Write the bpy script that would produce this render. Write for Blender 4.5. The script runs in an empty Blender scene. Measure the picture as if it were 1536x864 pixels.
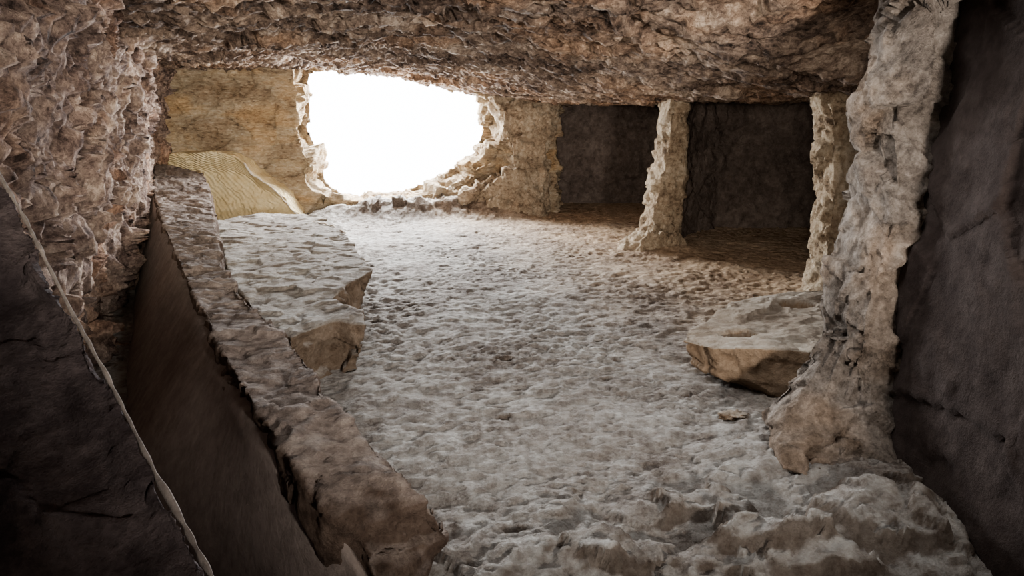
import bpy, bmesh, math, random
from mathutils import Vector, noise
random.seed(4)
S = bpy.context.scene
COL = S.collection
F = 1000.0; CH = 1.5
PIT = math.radians(14.69); sp, cp = math.sin(PIT), math.cos(PIT)

# ---------- pixel helpers (turn a photo position into a world point) ----------
def ray(u, v):
    a = (u-768)/F; b = (432-v)/F
    return Vector((a, cp+b*sp, -sp+b*cp))
def at_z(u, v, z=0.0):
    d = ray(u, v); t = (z-CH)/d.z
    return Vector((d.x*t, d.y*t, z))
def at_y(u, v, Y):
    d = ray(u, v); t = Y/d.y
    return Vector((d.x*t, Y, CH+d.z*t))
def at_bw(u, v, off=0.0):
    d = ray(u, v); t = (10.3+off)/(d.y-0.15*d.x)
    return Vector((d.x*t, d.y*t, CH+d.z*t))

# ---------- noise helpers ----------
def facet(p, f, s=0.0):
    q = p*f
    d, pts = noise.voronoi(q)
    c = pts[0]
    rv = noise.cell_vector(c*9.7+Vector((s, s, s)))-Vector((.5, .5, .5))
    return rv.dot(q-c)*1.5 + (noise.cell(c*13.1+Vector((s, 2, 1)))-.5)*.45
def frac(p, f, o=4):
    return noise.fractal(p*f, 0.9, 2.1, o)
def rockdisp(a1, f1, a2, f2, a3=0.0, f3=1.0, warp=0.12, st=(1, 1, 1)):
    def fn(p):
        q = Vector((p.x*st[0], p.y*st[1], p.z*st[2]))
        w = q + noise.noise_vector(q*2.5)*warp
        h = a1*facet(w, f1) + a2*facet(w, f2, 3.3)
        if a3: h += a3*frac(q, f3, 5)
        return h
    return fn

# ---------- materials ----------
def rock(name, cols, scale=2.0, bump=0.6, bd=0.02, fine=30.0, rough=1.0, strata=0.0, pits=0.0, wave=None, soil=False, slope=None, kn=1.0, hue=None):
    m = bpy.data.materials.new(name); m.use_nodes = True
    nt = m.node_tree; N = nt.nodes; L = nt.links
    bs = N['Principled BSDF']; bs.inputs['Roughness'].default_value = rough
    bs.inputs['Specular IOR Level'].default_value = 0.04
    tc = N.new('ShaderNodeTexCoord')
    mp = N.new('ShaderNodeMapping'); L.new(tc.outputs['Object'], mp.inputs[0])
    if strata: mp.inputs['Scale'].default_value = (1, 1, strata)
    def nz(s, d=12, r=.62, dist=0.0):
        n = N.new('ShaderNodeTexNoise'); n.inputs['Scale'].default_value = s
        n.inputs['Detail'].default_value = d; n.inputs['Roughness'].default_value = r
        n.inputs['Distortion'].default_value = dist
        L.new(mp.outputs[0], n.inputs['Vector']); return n
    def madd(a, k, b=None):
        x = N.new('ShaderNodeMath'); x.operation = 'MULTIPLY_ADD'; x.inputs[1].default_value = k
        L.new(a, x.inputs[0])
        if b is None: x.inputs[2].default_value = 0
        else: L.new(b, x.inputs[2])
        return x.outputs[0]
    def mult(fac, col, c2):
        mx = N.new('ShaderNodeMixRGB'); mx.blend_type = 'MULTIPLY'
        L.new(fac, mx.inputs[0]); L.new(col, mx.inputs[1]); mx.inputs[2].default_value = (*c2, 1)
        return mx.outputs[0]
    def rng(val, a, b, c=0.0, d=1.0):
        mr = N.new('ShaderNodeMapRange'); L.new(val, mr.inputs[0])
        for i, x in enumerate((a, b, c, d)): mr.inputs[i+1].default_value = x
        return mr.outputs[0]
    n1 = nz(scale, 13, .68, .2); n2 = nz(scale*6, 10, .72); n3 = nz(fine, 8, .75)
    fac = madd(n1.outputs[0], .36, madd(n2.outputs[0], .34, madd(n3.outputs[0], .30)))
    cr = N.new('ShaderNodeValToRGB'); L.new(fac, cr.inputs[0])
    e = cr.color_ramp.elements
    k = len(cols)
    while len(e) < k: e.new(.5)
    for i, c in enumerate(cols):
        e[i].position = .41+.18*i/(k-1); e[i].color = (*c, 1)
    colout = cr.outputs[0]
    if hue:
        h1 = nz(hue[0], 4, .6, .5)
        colout = mult(rng(h1.outputs[0], .48, .62), colout, hue[1])
        colout = mult(rng(h1.outputs[0], .52, .38), colout, hue[2])
    if soil:
        sx = N.new('ShaderNodeSeparateXYZ'); L.new(tc.outputs['Object'], sx.inputs[0])
        s = madd(sx.outputs[1], .4, sx.outputs[0])
        s2 = madd(n1.outputs[0], 2.2, s)
        colout = mult(rng(s2, 3.5, 5.6, 0, .95), colout, (1.30, .99, .70))
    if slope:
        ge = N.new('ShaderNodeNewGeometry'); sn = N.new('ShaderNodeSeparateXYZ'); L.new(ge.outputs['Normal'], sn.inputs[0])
        colout = mult(rng(sn.outputs[2], slope[1], slope[2], 1, 0), colout, slope[0])  # steep faces browner: bare rock tone plus shade put into the colour
    L.new(colout, bs.inputs['Base Color'])
    v = N.new('ShaderNodeTexVoronoi'); v.inputs['Scale'].default_value = fine*.45
    v.feature = 'SMOOTH_F1'
    dm = N.new('ShaderNodeMixRGB'); dm.inputs[0].default_value = .08
    L.new(mp.outputs[0], dm.inputs[1]); L.new(n2.outputs[1], dm.inputs[2]); L.new(dm.outputs[0], v.inputs['Vector'])
    last = madd(v.outputs['Distance'], .5+pits, madd(n2.outputs[0], kn, n3.outputs[0]))
    if wave:
        w = N.new('ShaderNodeTexWave'); w.inputs['Scale'].default_value = wave[0]; w.inputs['Distortion'].default_value = 3.0
        w.inputs['Detail'].default_value = 3; w.inputs['Detail Scale'].default_value = .6
        wm = N.new('ShaderNodeMapping'); wm.inputs['Rotation'].default_value = wave[1]
        L.new(tc.outputs['Object'], wm.inputs[0]); L.new(wm.outputs[0], w.inputs[0])
        last = madd(w.outputs['Fac'], wave[2], last)
    bp = N.new('ShaderNodeBump'); bp.inputs['Strength'].default_value = bump; bp.inputs['Distance'].default_value = bd
    L.new(last, bp.inputs['Height']); L.new(bp.outputs[0], bs.inputs['Normal'])
    return m
M = {}
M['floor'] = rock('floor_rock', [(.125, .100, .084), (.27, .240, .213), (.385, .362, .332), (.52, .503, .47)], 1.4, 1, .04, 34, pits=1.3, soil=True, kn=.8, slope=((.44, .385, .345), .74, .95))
M['ceil'] = rock('ceiling_rock', [(.028, .022, .019), (.155, .110, .086), (.38, .285, .215), (.77, .63, .50)], 1.5, 1, .06, 26, hue=(.9, (1.07, .90, .76), (.82, .79, .79)))
M['left'] = rock('left_rock', [(.040, .030, .027), (.19, .134, .112), (.42, .315, .25), (.77, .62, .50)], 2.0, 1, .06, 28, hue=(1.1, (1.08, .88, .74), (.82, .78, .79)))
M['back'] = rock('back_rock', [(.16, .11, .075), (.42, .315, .20), (.59, .48, .33), (.74, .65, .51)], 1.6, 1, .06, 18, strata=2.6, hue=(.9, (1.05, .90, .72), (.76, .70, .66)))
M['ochre'] = rock('ochre_rock', [(.54, .40, .20), (.69, .55, .31), (.80, .68, .43)], 1.2, .9, .045, 14, wave=(9, (.2, .7, .9), .4))
M['pillar'] = rock('pillar_rock', [(.12, .082, .054), (.33, .242, .158), (.50, .395, .275), (.67, .565, .43)], 3, 1, .05, 24)
M['greyp'] = rock('pillar_grey_rock', [(.12, .088, .066), (.24, .185, .145), (.36, .29, .235)], 2.2, .9, .04, 20)
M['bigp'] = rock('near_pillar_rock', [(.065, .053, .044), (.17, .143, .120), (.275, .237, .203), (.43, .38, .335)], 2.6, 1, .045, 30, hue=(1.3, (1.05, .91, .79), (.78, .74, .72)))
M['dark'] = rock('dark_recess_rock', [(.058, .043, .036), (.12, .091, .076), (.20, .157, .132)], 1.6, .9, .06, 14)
M['painted_shade'] = rock('painted_shade_rock', [(.019, .0135, .012), (.028, .0205, .018), (.042, .032, .028)], 2.0, .7, .02, 18)  # shade of the near right wall put into its base colour
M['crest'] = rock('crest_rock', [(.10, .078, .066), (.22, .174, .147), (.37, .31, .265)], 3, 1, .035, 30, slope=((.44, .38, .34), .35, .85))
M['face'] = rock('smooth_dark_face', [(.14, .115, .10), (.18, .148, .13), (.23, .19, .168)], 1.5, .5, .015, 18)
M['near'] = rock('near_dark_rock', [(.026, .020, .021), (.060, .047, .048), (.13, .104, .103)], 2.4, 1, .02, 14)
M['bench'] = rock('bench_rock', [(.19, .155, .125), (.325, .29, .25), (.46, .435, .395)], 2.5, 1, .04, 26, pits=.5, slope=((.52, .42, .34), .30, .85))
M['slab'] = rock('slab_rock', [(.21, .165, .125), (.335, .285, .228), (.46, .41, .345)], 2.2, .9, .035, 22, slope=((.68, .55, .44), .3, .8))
M['rim'] = rock('pale_rim', [(.13, .11, .10), (.28, .245, .22)], 8, .8, .006, 60)
M['pale'] = rock('pale_lip', [(.42, .35, .27), (.62, .56, .48)], 5, .6, .01, 20)

# ---------- object helpers ----------
def link(name, me, mat, parent=None, smooth=True):
    me.materials.clear(); me.materials.append(mat)
    if smooth:
        me.polygons.foreach_set('use_smooth', [True]*len(me.polygons))
    o = bpy.data.objects.new(name, me); COL.objects.link(o)
    if parent:
        o.parent = parent
        o.location = -Vector(parent.location)
    return o
def tag(o, label=None, cat=None, group=None, kind=None):
    if label: o['label'] = label
    if cat: o['category'] = cat
    if group: o['group'] = group
    if kind: o['kind'] = kind
    return o
def empty(name, loc):
    o = bpy.data.objects.new(name, None); COL.objects.link(o); o.location = loc; o.empty_display_size = .2
    return o
def part_label(o, l): o['label'] = l; return o
def bm_poly_rings(rings, tri=True):
    bm = bmesh.new(); R = [[bm.verts.new(p) for p in r] for r in rings]; n = len(rings[0])
    for a, b in zip(R, R[1:]):
        for i in range(n):
            j = (i+1) % n
            bm.faces.new((a[i], a[j], b[j], b[i]))
    bm.faces.new(R[0][::-1]); bm.faces.new(R[-1])
    if tri: bmesh.ops.triangulate(bm, faces=bm.faces[:])
    bmesh.ops.recalc_face_normals(bm, faces=bm.faces[:])
    return bm
def solid(name, bm, voxel, mat, disp=None, parent=None, cutter=None, smooth_it=2):
    me = bpy.data.meshes.new(name+'_src'); bm.to_mesh(me); bm.free()
    o = bpy.data.objects.new('tmp_src', me); COL.objects.link(o)
    co = None
    if cutter:
        cm = bpy.data.meshes.new('cut'); cutter.to_mesh(cm); cutter.free()
        co = bpy.data.objects.new('tmp_cut', cm); COL.objects.link(co)
        b = o.modifiers.new('b', 'BOOLEAN'); b.object = co; b.operation = 'DIFFERENCE'; b.solver = 'EXACT'
    r = o.modifiers.new('r', 'REMESH'); r.mode = 'VOXEL'; r.voxel_size = voxel
    if smooth_it:
        s = o.modifiers.new('s', 'SMOOTH'); s.iterations = smooth_it; s.factor = .5
    dg = bpy.context.evaluated_depsgraph_get(); dg.update()
    nm = bpy.data.meshes.new_from_object(o.evaluated_get(dg))
    bpy.data.objects.remove(o)
    if co: bpy.data.objects.remove(co)
    nm.name = name
    if disp:
        nor = [Vector(v.normal) for v in nm.vertices]
        for v, n in zip(nm.vertices, nor):
            v.co = v.co + n*disp(v.co)
        nm.update()
    return link(name, nm, mat, parent)
def prism(poly_top, zt, poly_bot, zb):
    return bm_poly_rings([[Vector((x, y, zb)) for x, y in poly_bot], [Vector((p[0], p[1], p[2] if len(p) > 2 else zt)) for p in poly_top]])
def pillar_bm(rows, depth, n=14, pw=2.8):
    """rows: (v, u_left, u_right, Y)"""
    rings = []
    for r in rows:
        v, ul, ur, Y = r[:4]; d = r[4] if len(r) > 4 else depth
        a = at_y(ul, v, Y); b = at_y(ur, v, Y); c = (a+b)/2; hw = (b.x-a.x)/2
        ring = []
        for i in range(n):
            th = 2*math.pi*i/n; ct, st = math.cos(th), math.sin(th)
            k = (abs(ct)**pw+abs(st)**pw)**(-1/pw)
            ring.append(Vector((c.x+hw*k*ct, Y+d*k*st, c.z)))
        rings.append(ring)
    return bm_poly_rings(rings)

def lerp_poly(pts, s):
    x = s*(len(pts)-1); i = min(int(x), len(pts)-2); f = x-i
    return pts[i].lerp(pts[i+1], f)
def wall(name, bot, top, zb, zt, step, mat, disp, sign=1):
    """surface between two plan polylines of the same length; displaced along its normal"""
    B = [Vector((x, y, zb)) for x, y in bot]; T = [Vector((x, y, zt)) for x, y in top]
    seg = [max((B[i+1]-B[i]).length, (T[i+1]-T[i]).length) for i in range(len(B)-1)]
    ss = []
    for i, l in enumerate(seg):
        k = max(2, int(l/step))
        ss += [(i+j/k)/(len(B)-1) for j in range(k)]
    ss.append(1.0)
    nh = int((zt-zb)/step)
    vs = []; fs = []
    for s in ss:
        b = lerp_poly(B, s); t = lerp_poly(T, s)
        e = .02
        tg = (lerp_poly(B, min(1, s+e))-lerp_poly(B, max(0, s-e))); tg.z = 0; tg.normalize()
        n = Vector((tg.y, -tg.x, 0))*sign
        for j in range(nh+1):
            p = b.lerp(t, j/nh)
            vs.append(p + n*disp(p))
    H = nh+1
    for i in range(len(ss)-1):
        for j in range(nh):
            a = i*H+j
            f = (a, a+H, a+H+1, a+1)
            fs.append(f if sign > 0 else f[::-1])
    me = bpy.data.meshes.new(name); me.from_pydata(vs, [], fs)
    o = link(name, me, mat); tag(o, kind='structure'); return o
def grid(name, xs, ys, zf, mat, keep=None):
    vs = [Vector((x, y, zf(x, y))) for y in ys for x in xs]
    nx = len(xs); fs = []
    for j in range(len(ys)-1):
        for i in range(nx-1):
            if keep and not keep(xs[i], ys[j]): continue
            a = j*nx+i; fs.append((a, a+1, a+nx+1, a+nx))
    me = bpy.data.meshes.new(name); me.from_pydata(vs, [], fs)
    bm = bmesh.new(); bm.from_mesh(me)
    bmesh.ops.delete(bm, geom=[v for v in bm.verts if not v.link_faces], context='VERTS'); bm.to_mesh(me); bm.free()
    return tag(link(name, me, mat), kind='structure')
def sst(a, b, x):
    t = max(0, min(1, (x-a)/(b-a))); return t*t*(3-2*t)
def segd(px, py, a, b):
    ax, ay = a; bx, by = b
    dx, dy = bx-ax, by-ay
    t = max(0, min(1, ((px-ax)*dx+(py-ay)*dy)/(dx*dx+dy*dy)))
    return math.hypot(px-ax-dx*t, py-ay-dy*t)

# ---------- floor ----------
lumps = [(at_z(1045, 765), .20, .10, .055), (at_z(1150, 815), .24, .11, .06), (at_z(1330, 790), .26, .16, .06), (at_z(930, 835), .2, .10, .045), (at_z(1240, 850), .2, .10, .05)]
def floor_z(x, y):
    p = Vector((x, y, 0)); w = p+noise.noise_vector(p*4)*.05
    h = .010*frac(p, 1.3, 3)
    m = sst(-.35, .35, noise.noise(p*1.3+Vector((4, 2, 0))))     # worn patches and pitted patches alternate
    q = Vector((w.x*5.5, w.y*9, 1.3))
    d, pts = noise.voronoi(q)
    dep = noise.cell(pts[0]*5.1)
    h += -.060*(1-sst(.16, .24, d[0]))*max(0, dep-.35)*(.55+.65*m)
    q = Vector((w.x*12, w.y*19.0, 4.3))
    d, pts = noise.voronoi(q)
    h += -.036*(1-sst(.15, .25, d[0]))*max(0, noise.cell(pts[0]*5.1)-.25)*(.45+.75*m)
    h += .005*frac(p, 9, 4)
    h += .012*facet(w, 6, 1.0)+.014*facet(w, 18, 2.0)*(.5+.6*m)
    d1 = segd(x, y, (1.4, 2.95), (-.1, 1.75))
    h += .05*math.exp(-(d1/.28)**2)
    near = 1-sst(1.6, 2.9, y - .25*x)
    if near > 0:
        h += near*(.06*facet(w, 1.6, 21.0)+.045*facet(w, 4, 2.0)+.05*frac(p+Vector((3, 1, 0)), 2.0, 5)+.020*facet(w, 10, 8.0))
    if y < 3.5:
        for c, rx, ry, hh in lumps:
            e = math.sqrt(((x-c.x)/rx)**2+((y-c.y)/ry)**2) + .45*facet(w, 6, 4.0)
            if e < 1.3: h += hh*(1-sst(.6, 1.1, e))
    # ground rises against the near pillar
    h += .12*math.exp(-((x-1.55)**2/.15+(y-2.45)**2/.2))
    h += .11*math.exp(-((x-1.75)**2+(y-7.5)**2)/.16) + .05*math.exp(-((x-2.8)**2+(y-5.6)**2)/.1)
    sill = math.exp(-((y-10.2-.15*x)/.36)**2)*sst(-3.6, -1.8, x)*(1-sst(0, .5, x))
    h += sill*(.32+.10*facet(w, 3, 9.0)+.05*facet(w, 8, 9.0))
    return h
ys = []; y = -1.7
while y < 12.0:
    ys.append(y); y += .011 if 1.5 < y < 4 else (.03 if y < 1.5 else .014 + .003*(y-4))
xs = [-6.2+i*.017 for i in range(int(11.6/.017))]
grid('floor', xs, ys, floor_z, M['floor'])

# ---------- ceiling ----------
RW = [(.6, 11.0), (1.75, 7.6), (2.8, 5.7), (2.9, 4.6)]
cd = rockdisp(.075, 1.6, .048, 5, .022, 4, .05)
cd2 = lambda p: cd(p)+.036*facet(p, 12, 2.0)
def ceil_z(x, y):
    d = min(segd(x, y, RW[i], RW[i+1]) for i in range(3))
    side = x > .6+(11.0-y)*.4 and y > 4.3
    k = 0 if side else sst(0, 3.4, d)
    z = 1.63 + .47*k
    if y < 5: z = max(z, 1.63+.47*(1-sst(3.4, 5.0, y)))
    amp = .6+.4*k
    return z - cd2(Vector((x, y, 0)))*amp
ys = [-1.7+i*.024 for i in range(int(13.6/.024))]
xs = [-6.0+i*.025 for i in range(int(11.3/.025))]
grid('ceiling', xs, ys, ceil_z, M['ceil'], keep=lambda x, y: not (y > 10.75+.15*x and x < .55))

# ---------- walls ----------
ld = rockdisp(.13, 2.0, .08, 6, .03, 5, .06)
wall('wall_left',
     [(-1.8, -1.6), (-1.6, .4), (-1.55, 1.6), (-2.54, 3.87), (-3.6, 6.3), (-4.75, 8.7), (-5.5, 10.4)],
     [(-1.6, -1.6), (-1.3, .4), (-1.15, 1.5), (-2.2, 3.93), (-3.4, 6.6), (-4.55, 9.1), (-4.7, 10.4)],
     -.1, 2.4, .021, M['left'], lambda p: ld(p)+.038*facet(p, 14, 1.0))
dkd = rockdisp(.06, 2, .05, 6, .03, 4)
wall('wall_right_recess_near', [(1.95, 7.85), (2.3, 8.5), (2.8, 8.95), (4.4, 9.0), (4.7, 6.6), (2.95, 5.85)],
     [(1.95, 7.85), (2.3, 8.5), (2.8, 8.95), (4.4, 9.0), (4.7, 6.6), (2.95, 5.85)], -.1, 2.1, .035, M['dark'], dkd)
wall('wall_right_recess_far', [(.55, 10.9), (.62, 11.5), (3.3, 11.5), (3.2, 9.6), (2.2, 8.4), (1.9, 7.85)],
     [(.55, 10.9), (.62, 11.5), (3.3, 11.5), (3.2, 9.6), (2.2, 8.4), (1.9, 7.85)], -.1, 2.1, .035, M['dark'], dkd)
wall('wall_right', [(3.05, 5.8), (3.0, 4.6), (2.5, 3.7), (2.05, 3.2)], [(3.05, 5.8), (3.0, 4.6), (2.6, 3.7), (2.1, 3.2)],
     -.1, 2.4, .035, M['greyp'], rockdisp(.08, 2, .04, 6))
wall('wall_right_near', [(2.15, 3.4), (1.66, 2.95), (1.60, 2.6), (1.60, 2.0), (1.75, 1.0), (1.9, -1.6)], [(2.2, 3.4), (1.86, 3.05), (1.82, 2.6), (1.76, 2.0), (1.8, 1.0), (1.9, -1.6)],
     -.1, 2.4, .020, M['painted_shade'], rockdisp(.025, 1.6, .010, 6, .014, 5))
wall('wall_rear', [(2.0, -1.5), (-1.9, -1.5)], [(2.0, -1.5), (-1.9, -1.5)], -.1, 2.4, .08, M['painted_shade'], rockdisp(.05, 1.5, .02, 5))

# back wall with window opening
bm = bmesh.new()
def bwp(x, z, off): return Vector((x, 10.3+.15*x+off, z))
V = [bm.verts.new(bwp(x, z, o)) for o in (0, .6) for x, z in ((-5.9, -.15), (.75, -.15), (.75, 2.4), (-5.9, 2.4))]
for f in ((0, 1, 2, 3), (7, 6, 5, 4), (0, 4, 5, 1), (1, 5, 6, 2), (2, 6, 7, 3), (3, 7, 4, 0)): bm.faces.new([V[i] for i in f])
bmesh.ops.recalc_face_normals(bm, faces=bm.faces[:])
outl = [(468, 104), (505, 101), (560, 103), (605, 112), (642, 127), (682, 139), (720, 149), (720, 190), (708, 231), (682, 252), (638, 270), (598, 284), (552, 293), (512, 284), (490, 268), (484, 232), (469, 192), (468, 150)]
cx, cy = 597, 200
inn = []
for u, v in outl:
    du, dv = u-cx, v-cy; l = math.hypot(du, dv); j = random.uniform(-6, 6)
    inn.append((u-26+j if du < -60 else u+du/l*(30+j), v+(-3 if dv < 0 else 18*dv/l+j)))
A = [at_bw(u, v, 0) for u, v in inn]; B = [at_bw(u, v, .6) for u, v in outl]
ext = [[a+(a-b)*.3 for a, b in zip(A, B)], [b+(b-a)*.3 for a, b in zip(A, B)]]
cut = bm_poly_rings(ext)
bd_ = rockdisp(.15, 1.8, .06, 4.5, .02, 3, .05, (1, 1, 1.6))
o = solid('wall_back', bm, .023, M['back'], lambda p: bd_(p)+.02*facet(p, 12, 1.0), cutter=cut, smooth_it=1)
tag(o, kind='structure')

# ---------- things ----------
top = [(240, 236), (258, 230), (290, 228), (325, 228), (350, 232), (368, 244), (380, 262), (404, 278), (424, 294), (436, 312), (448, 326)]
rings = []; lip = []
for i, (u, v) in enumerate(top):
    p = at_y(u, v, 9.4)
    zz = max(p.z, .10)
    rings.append([Vector((p.x, 9.36, -.1)), Vector((p.x, 9.54, zz*.3)), Vector((p.x, 9.60, zz*.7)), Vector((p.x, 9.38, zz)), Vector((p.x, 9.95, zz+.02)), Vector((p.x, 9.95, -.1))])
    if i >= 5: lip.append(Vector((p.x, 9.37, zz)))
E = empty('chiselled_bench', (-4, 9.5, 0))
tag(E, 'ochre yellow chiselled rock mass with curved rim, in far corner left of the bright opening', 'rock bench')
o = solid('body', bm_poly_rings(rings), .022, M['ochre'], rockdisp(.03, 2.2, .015, 7, .015, 2.5), E)
def tube(name, pts, r0, mat, parent, sub=10, wob=.01, fr=12, lo=.5, hi=1.6):
    sm = []
    for i in range(len(pts)-1):
        for k in range(sub): sm.append(pts[i].lerp(pts[i+1], k/sub))
    rr = []
    for i, p in enumerate(sm):
        c = p+noise.noise_vector(p*7)*wob+noise.noise_vector(p*40)*wob*.3; r = r0*(lo+hi*abs(noise.noise(p*fr)))
        d = (sm[min(i+1, len(sm)-1)]-sm[max(i-1, 0)]).normalized()
        a = d.cross(Vector((0, 0, 1))).normalized(); b = a.cross(d)
        rr.append([c+a*r*1.4*math.cos(j*math.pi/3)+b*r*1.4*math.sin(j*math.pi/3) for j in range(6)])
    bm = bm_poly_rings(rr); me = bpy.data.meshes.new(name); bm.to_mesh(me); bm.free()
    return link(name, me, mat, parent)
lip += [at_z(470, 332, .32), at_z(498, 338, .33), at_z(520, 352, .33)]
o = tube('pale_rim', lip, .007, M['pale'], E, wob=.02); part_label(o, 'thin pale curved rim')

# long partition: crest and smooth side face
V3 = Vector
r0 = at_z(634, 905, .24)
st = [  # (L point, R point, Rbase)
    (at_z(590, 930, .27), r0, V3((r0.x-.05, r0.y+.05, -.05))),
    (at_z(568, 845, .37), at_z(650, 830, .31), V3((-.36, 1.74, -.05))),
    (at_z(548, 805, .42), at_z(674, 787, .38), V3((-.36, 1.80, -.05))),
    (at_z(492, 752, .52), at_z(648, 752, .48), V3((-.28, 1.95, -.05))),
    (at_z(445, 688, .58), at_z(602, 700, .55), V3((-.28, 1.98, -.05))),
    (at_z(385, 600, .6), at_z(492, 590, .6), V3((-.55, 2.4, -.05))),
    (at_z(352, 545, .6), at_z(470, 548, .6), None),
    (at_z(322, 490, .6), at_z(425, 498, .6), None),
    (at_z(288, 425, .6), at_z(365, 440, .6), None),
    (at_z(270, 385, .6), at_z(338, 398, .6), None),
    (at_y(250, 340, 5.4), at_y(326, 350, 5.3), None),
    (at_y(235, 298, 7.2), at_y(318, 312, 7.0), None),
    (at_y(231, 268, 8.2), at_y(316, 282, 8.0), None),
    (at_y(236, 243, 9.1), at_y(306, 258, 9.0), None)]
rc = []; FL = []
side = Vector((.87, .5, 0)); up = Vector((0, 0, 1))
for i, (L, R, RB) in enumerate(st):
    RB = RB or (Vector((R.x, R.y, -.05))+side*.06)
    rc.append([L-side*.02, R, RB, Vector((L.x, L.y, -.07))+side*.05, L-side*.03-up*.12])
    if i >= 3: FL.append(L)
# the side face is lofted from an evenly resampled, smoothed copy of the crest's left edge
FL = [V3((-.06, .85, .22)), at_z(590, 930, .26), at_z(562, 835, .36)] + FL
S2 = []
for a, b in zip(FL, FL[1:]):
    n = max(1, int((b-a).length/.08))
    S2 += [a.lerp(b, k/n) for k in range(n)]
S2.append(FL[-1])
for _ in range(6):
    S2 = [S2[0]] + [(S2[i-1]+S2[i]*2+S2[i+1])/4 for i in range(1, len(S2)-1)] + [S2[-1]]
rf = []
for L in S2:
    w = .08+.34*sst(1.4, 2.8, L.y)
    if L.y > 2.8: w = max(.42-.045*(L.y-2.8), .14)
    g = Vector((L.x, L.y, 0)); a = sst(1.5, 1.9, L.y)
    t0 = L-side*(.015+.020*a)-up*(.03+.02*a); f0 = g-side*w+up*.03
    rf.append([L+side*(.003+.065*a)-up*(.05), g+side*(.07*a-.05*(1-a))-up*.08, g-side*w-up*.08, f0] + [f0.lerp(t0, k/10) for k in range(1, 10)] + [t0])
E = empty('rock_partition', (-1.4, 3.4, 0))
tag(E, 'long low rock partition running from the foreground tip to the far left corner', 'rock partition')
cf = rockdisp(.03, 3.2, .018, 8, .014, 9, .08)
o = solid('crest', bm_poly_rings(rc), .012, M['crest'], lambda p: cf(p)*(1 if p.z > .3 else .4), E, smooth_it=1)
part_label(o, 'rough broken crest of grey brown rock')
bm = bm_poly_rings(rf, tri=False)
bm.normal_update()
off = {v: v.normal*(.012*frac(v.co, 1.6, 3)*sst(1.4, 1.9, v.co.y)) for v in bm.verts}
for v, d in off.items(): v.co += d
me = bpy.data.meshes.new('side_face'); bm.to_mesh(me); bm.free()
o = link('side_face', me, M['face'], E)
part_label(o, 'smooth dark slanting side of the partition')

# near ledge at the left edge of the photo
ed = [(-150, 30, 1.75), (-60, 150, 1.5), (0, 258, 1.38), (60, 365, 1.27), (120, 480, 1.2), (185, 600, 1.12), (240, 710, 1.04), (322, 864, .97), (420, 1060, .9)]
rings = []; rim = []
for i, (u, v, t) in enumerate(ed):
    p = ray(u, v)*t + Vector((0, 0, CH))
    q = p+Vector((-.28, -.16, -.04)); q2 = p+Vector((-.75, -.42, -.25))
    rings.append([p, q, q2, Vector((q2.x, q2.y, -.05)), Vector((p.x-.25, p.y-.1, -.05))])
    rim.append(p+Vector((-.004, 0, -.005)))
E = empty('rock_parapet', (-1.1, .8, 0))
tag(E, 'dark near rock parapet with thin pale edge filling the lower left corner', 'rock parapet')
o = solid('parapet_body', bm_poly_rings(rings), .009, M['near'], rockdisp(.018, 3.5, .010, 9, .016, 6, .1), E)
o = tube('pale_edge', rim, .0030, M['rim'], E, 30, .0035, 18, .6, 1.3); part_label(o, 'thin pale edge')  # lit edge of the parapet put into a pale tube

# left bench platform
PZ = .33
bt = [(435, 505), (500, 480), (552, 486), (543, 463), (500, 446), (522, 425), (560, 404), (538, 375), (512, 338), (480, 322), (400, 318), (322, 330), (335, 385), (345, 420), (400, 490)]
tp = []
for u, v in bt:
    p = at_z(u, v, PZ); tp.append((p.x, p.y, PZ))
cxm = sum(p[0] for p in tp)/len(tp); cym = sum(p[1] for p in tp)/len(tp)
bb = []
for i, p in enumerate(tp):
    k = 0.96 if i % 3 else .90
    if i < 2: k = .99
    bb.append((cxm+(p[0]-cxm)*k-(.09 if i in (2, 3, 6, 7, 8) else 0), cym+(p[1]-cym)*k))
bpd = rockdisp(.05, 3.4, .03, 8, .02, 5, .08)
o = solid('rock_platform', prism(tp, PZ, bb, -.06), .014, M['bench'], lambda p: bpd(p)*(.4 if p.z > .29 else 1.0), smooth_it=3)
tag(o, 'low pale stepped rock platform with jagged front, between the partition and open floor', 'rock platform')

# slab at right with two socket pits
SZ = .28
stp = [(1022, 510), (1070, 522), (1140, 522), (1215, 526), (1300, 510), (1310, 470), (1270, 430), (1200, 434), (1130, 444), (1080, 456), (1060, 480), (1032, 496)]
tp = []
for i, (u, v) in enumerate(stp):
    z = (.23, .25, .28, .30, .30, .29, .28, .28, .27, .26, .24, .23)[i]
    p = at_z(u, v, z); tp.append((p.x, p.y, z))
cxm = sum(p[0] for p in tp)/len(tp); cym = sum(p[1] for p in tp)/len(tp)
bb = []
for i, p in enumerate(tp):
    k = (.56, .62, .76, .86, .95, 1, 1, 1, 1, .95, .9, .7)[i]
    bb.append((cxm+(p[0]-cxm)*k, cym+(p[1]-cym)*k))
mid = [((a[0]*.72+b[0]*.28), (a[1]*.72+b[1]*.28)-.02) for a, b in zip(tp, bb)]
pits = [(at_z(1112, 494, SZ), .10, .05), (at_z(1198, 454, SZ), .12, .065)]
bs_ = rockdisp(.04, 3.4, .02, 8, .018, 6, .06)
def slabd(p):
    h = bs_(p)*(.45 if p.z > .22 else 1)
    if p.z > .2:
        for c, rx, ry in pits:
            w = noise.noise(p*9)*.3
            q = ((p.x-c.x)/rx)**2+((p.y-c.y)/(ry*1.5))**2 + w
            h -= .11*(1-sst(.5, 1.0, q))
    return h
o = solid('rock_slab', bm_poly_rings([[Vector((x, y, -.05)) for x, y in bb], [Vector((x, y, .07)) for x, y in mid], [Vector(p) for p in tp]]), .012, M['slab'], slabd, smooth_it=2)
tag(o, 'low tan rock slab with two dark hollows, beside the large right pillar', 'rock slab')

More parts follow.
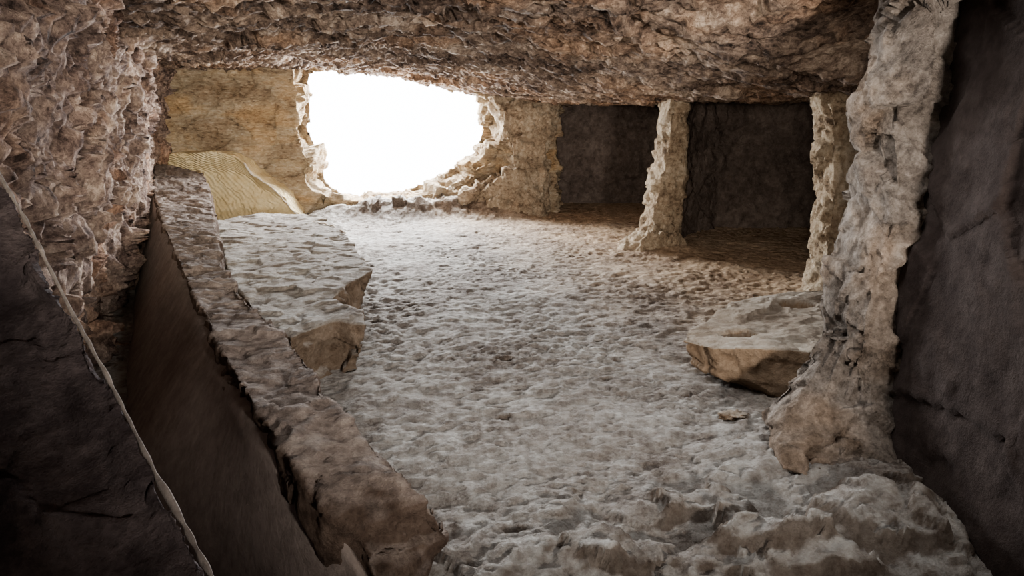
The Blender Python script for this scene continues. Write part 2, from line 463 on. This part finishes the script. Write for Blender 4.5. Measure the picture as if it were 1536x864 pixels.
# pillars
pd = rockdisp(.05, 4, .03, 10, .015, 8, .06)
E = empty('rock_pillar', (1.6, 7.6, 0)); tag(E, 'slim tan rock pillar standing between the two dark recesses', 'rock pillar')
solid('shaft', pillar_bm([(135, 998, 1032, 7.7), (200, 990, 1030, 7.7), (250, 982, 1028, 7.7), (300, 970, 1024, 7.7), (345, 960, 1020, 7.65), (372, 952, 1022, 7.6), (385, 946, 1022, 7.6)], .28, pw=4), .018, M['pillar'], rockdisp(.05, 3.5, .04, 8, .01, 8, .03), E, smooth_it=1)
b = solid('footing', pillar_bm([(340, 964, 1012, 7.55), (364, 932, 1028, 7.5), (388, 908, 1042, 7.4)], .3), .02, M['pillar'], pd, E)
E = empty('rock_pillar', (2.78, 5.75, 0)); tag(E, 'narrow knobbly rock pillar at right of the darkest recess', 'rock pillar')
solid('shaft', pillar_bm([(125, 1220, 1285, 5.75), (180, 1226, 1284, 5.75), (230, 1224, 1284, 5.75), (280, 1230, 1286, 5.75), (320, 1224, 1286, 5.75), (360, 1218, 1280, 5.75), (400, 1216, 1276, 5.72), (440, 1214, 1274, 5.7)], .2, pw=4), .015, M['pillar'], rockdisp(.06, 4, .035, 9, .01, 9, .03), E, smooth_it=1)
o = solid('footing', pillar_bm([(385, 1222, 1262, 5.65), (415, 1212, 1270, 5.6), (445, 1200, 1285, 5.5)], .22), .018, M['pillar'], pd, E)
E = empty('rock_pilaster', (.3, 10.6, 0)); tag(E, 'broad tan rock pier between the bright opening and the first recess', 'rock pier')
solid('shaft', pillar_bm([(130, 728, 838, 10.5), (190, 742, 834, 10.5), (240, 762, 826, 10.5), (290, 775, 822, 10.5), (325, 770, 826, 10.4)], .35, pw=4), .024, M['pillar'], rockdisp(.10, 2.6, .06, 7, .02, 8, .05), E, smooth_it=1)
solid('footing', pillar_bm([(255, 745, 790, 10.3), (290, 690, 815, 10.2), (326, 640, 826, 10.1)], .3), .024, M['pillar'], rockdisp(.09, 2.6, .05, 8), E, smooth_it=1)
rows = [(-60, 1365, 1680, 3.05), (0, 1346, 1605, 3.05), (60, 1320, 1545, 3.05), (100, 1310, 1504, 3.05), (150, 1284, 1474, 3.05), (200, 1278, 1458, 3.05), (240, 1284, 1428, 3.05), (285, 1292, 1390, 3.05),
        (315, 1290, 1388, 3.05), (350, 1274, 1398, 3.05), (400, 1256, 1404, 3.02), (450, 1240, 1402, 3.0), (500, 1236, 1392, 2.98), (550, 1220, 1384, 2.95),
        (600, 1196, 1378, 2.90), (640, 1184, 1374, 2.85), (680, 1193, 1368, 2.8)]
E = empty('rock_pillar', (1.6, 2.9, 0)); tag(E, 'massive rugged rock pillar nearest the viewer at right', 'rock pillar')
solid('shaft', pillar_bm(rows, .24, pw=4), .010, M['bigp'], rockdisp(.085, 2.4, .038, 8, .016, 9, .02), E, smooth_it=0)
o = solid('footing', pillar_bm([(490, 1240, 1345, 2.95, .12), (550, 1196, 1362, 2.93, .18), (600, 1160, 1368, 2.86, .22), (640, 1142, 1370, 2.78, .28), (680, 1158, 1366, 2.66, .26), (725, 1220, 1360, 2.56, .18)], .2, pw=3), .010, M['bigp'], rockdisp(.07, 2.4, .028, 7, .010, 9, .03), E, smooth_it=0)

def stone(p, sx, sy, sz, label, mat='slab', seed=0, rot=0):
    bm = bmesh.new(); bmesh.ops.create_icosphere(bm, subdivisions=5, radius=1)
    for q in bm.verts:
        d = q.co.normalized(); k = 1+.45*facet(d+Vector((seed, 0, 0)), 1.3, seed)+.15*facet(d+Vector((seed, 1, 0)), 3.2, seed)
        c = d*k
        x, y_ = c.x*sx, c.y*sy
        q.co = Vector((x*math.cos(rot)-y_*math.sin(rot), x*math.sin(rot)+y_*math.cos(rot), c.z*sz))
    me = bpy.data.meshes.new('stone'); bm.to_mesh(me); bm.free()
    o = link('stone', me, M[mat]); o.location = p+Vector((0, 0, sz*.35))
    return tag(o, label, 'stone')
p = at_z(1100, 630, 0); p.z = floor_z(p.x, p.y)
stone(p, .075, .05, .022, 'small flat tan stone on the floor below the rock slab', 'slab', 1)

# ---------- light ----------
W = bpy.data.worlds.new('World'); S.world = W; W.use_nodes = True
bg = W.node_tree.nodes['Background']; bg.inputs[0].default_value = (.96, .98, 1, 1); bg.inputs[1].default_value = 8
def area(name, loc, rot, sx, sy, en, col):
    l = bpy.data.lights.new(name, 'AREA'); l.shape = 'RECTANGLE'; l.size = sx; l.size_y = sy; l.energy = en; l.color = col
    o = bpy.data.objects.new(name, l); COL.objects.link(o); o.location = loc; o.rotation_euler = rot; return o
def spot(name, loc, tgt, ang, en, col, soft=.4, blend=1.0):
    l = bpy.data.lights.new(name, 'SPOT'); l.energy = en; l.spot_size = math.radians(ang); l.spot_blend = blend; l.shadow_soft_size = soft; l.color = col
    o = bpy.data.objects.new(name, l); COL.objects.link(o); o.location = loc
    o.rotation_euler = (Vector(tgt)-o.location).to_track_quat('-Z', 'Y').to_euler(); return o
area('window_daylight', (-2.2, 12.4, 1.9), (math.radians(-80), 0, 0), 3.6, 2.6, 2700, (.97, .985, 1))
area('ceiling_fill', (.5, 2.75, 1.90), (math.radians(5), 0, 0), 1.5, .7, 18, (1, .995, .99))  # added fill lamp above the view, not a source in the cave
spot('rear_fill', (1.5, -1.2, 1.2), (-.6, 6, 2.4), 70, 1150, (1, .915, .83), .15)  # added unseen lamp behind the camera, lifts ceiling and walls
spot('corner_fill', (.35, -.6, 1.75), (-3.9, 9.6, .9), 26, 1250, (1, .89, .72), .25)  # added unseen lamp to brighten the far left corner
spot('recess_fill', (-.3, -.6, 1.7), (2.3, 9.0, .9), 32, 620, (1, .89, .76), .25)  # added unseen lamp to brighten recess walls and pillars

cam = bpy.data.cameras.new('Camera'); co = bpy.data.objects.new('Camera', cam); COL.objects.link(co)
cam.sensor_width = 36; cam.lens = 36*F/1536; cam.clip_start = .02
co.location = (0, 0, CH); co.rotation_euler = (math.pi/2-PIT, 0, 0)
S.camera = co
S.view_settings.view_transform = 'AgX'
S.view_settings.look = 'None'
S.view_settings.exposure = 1.05
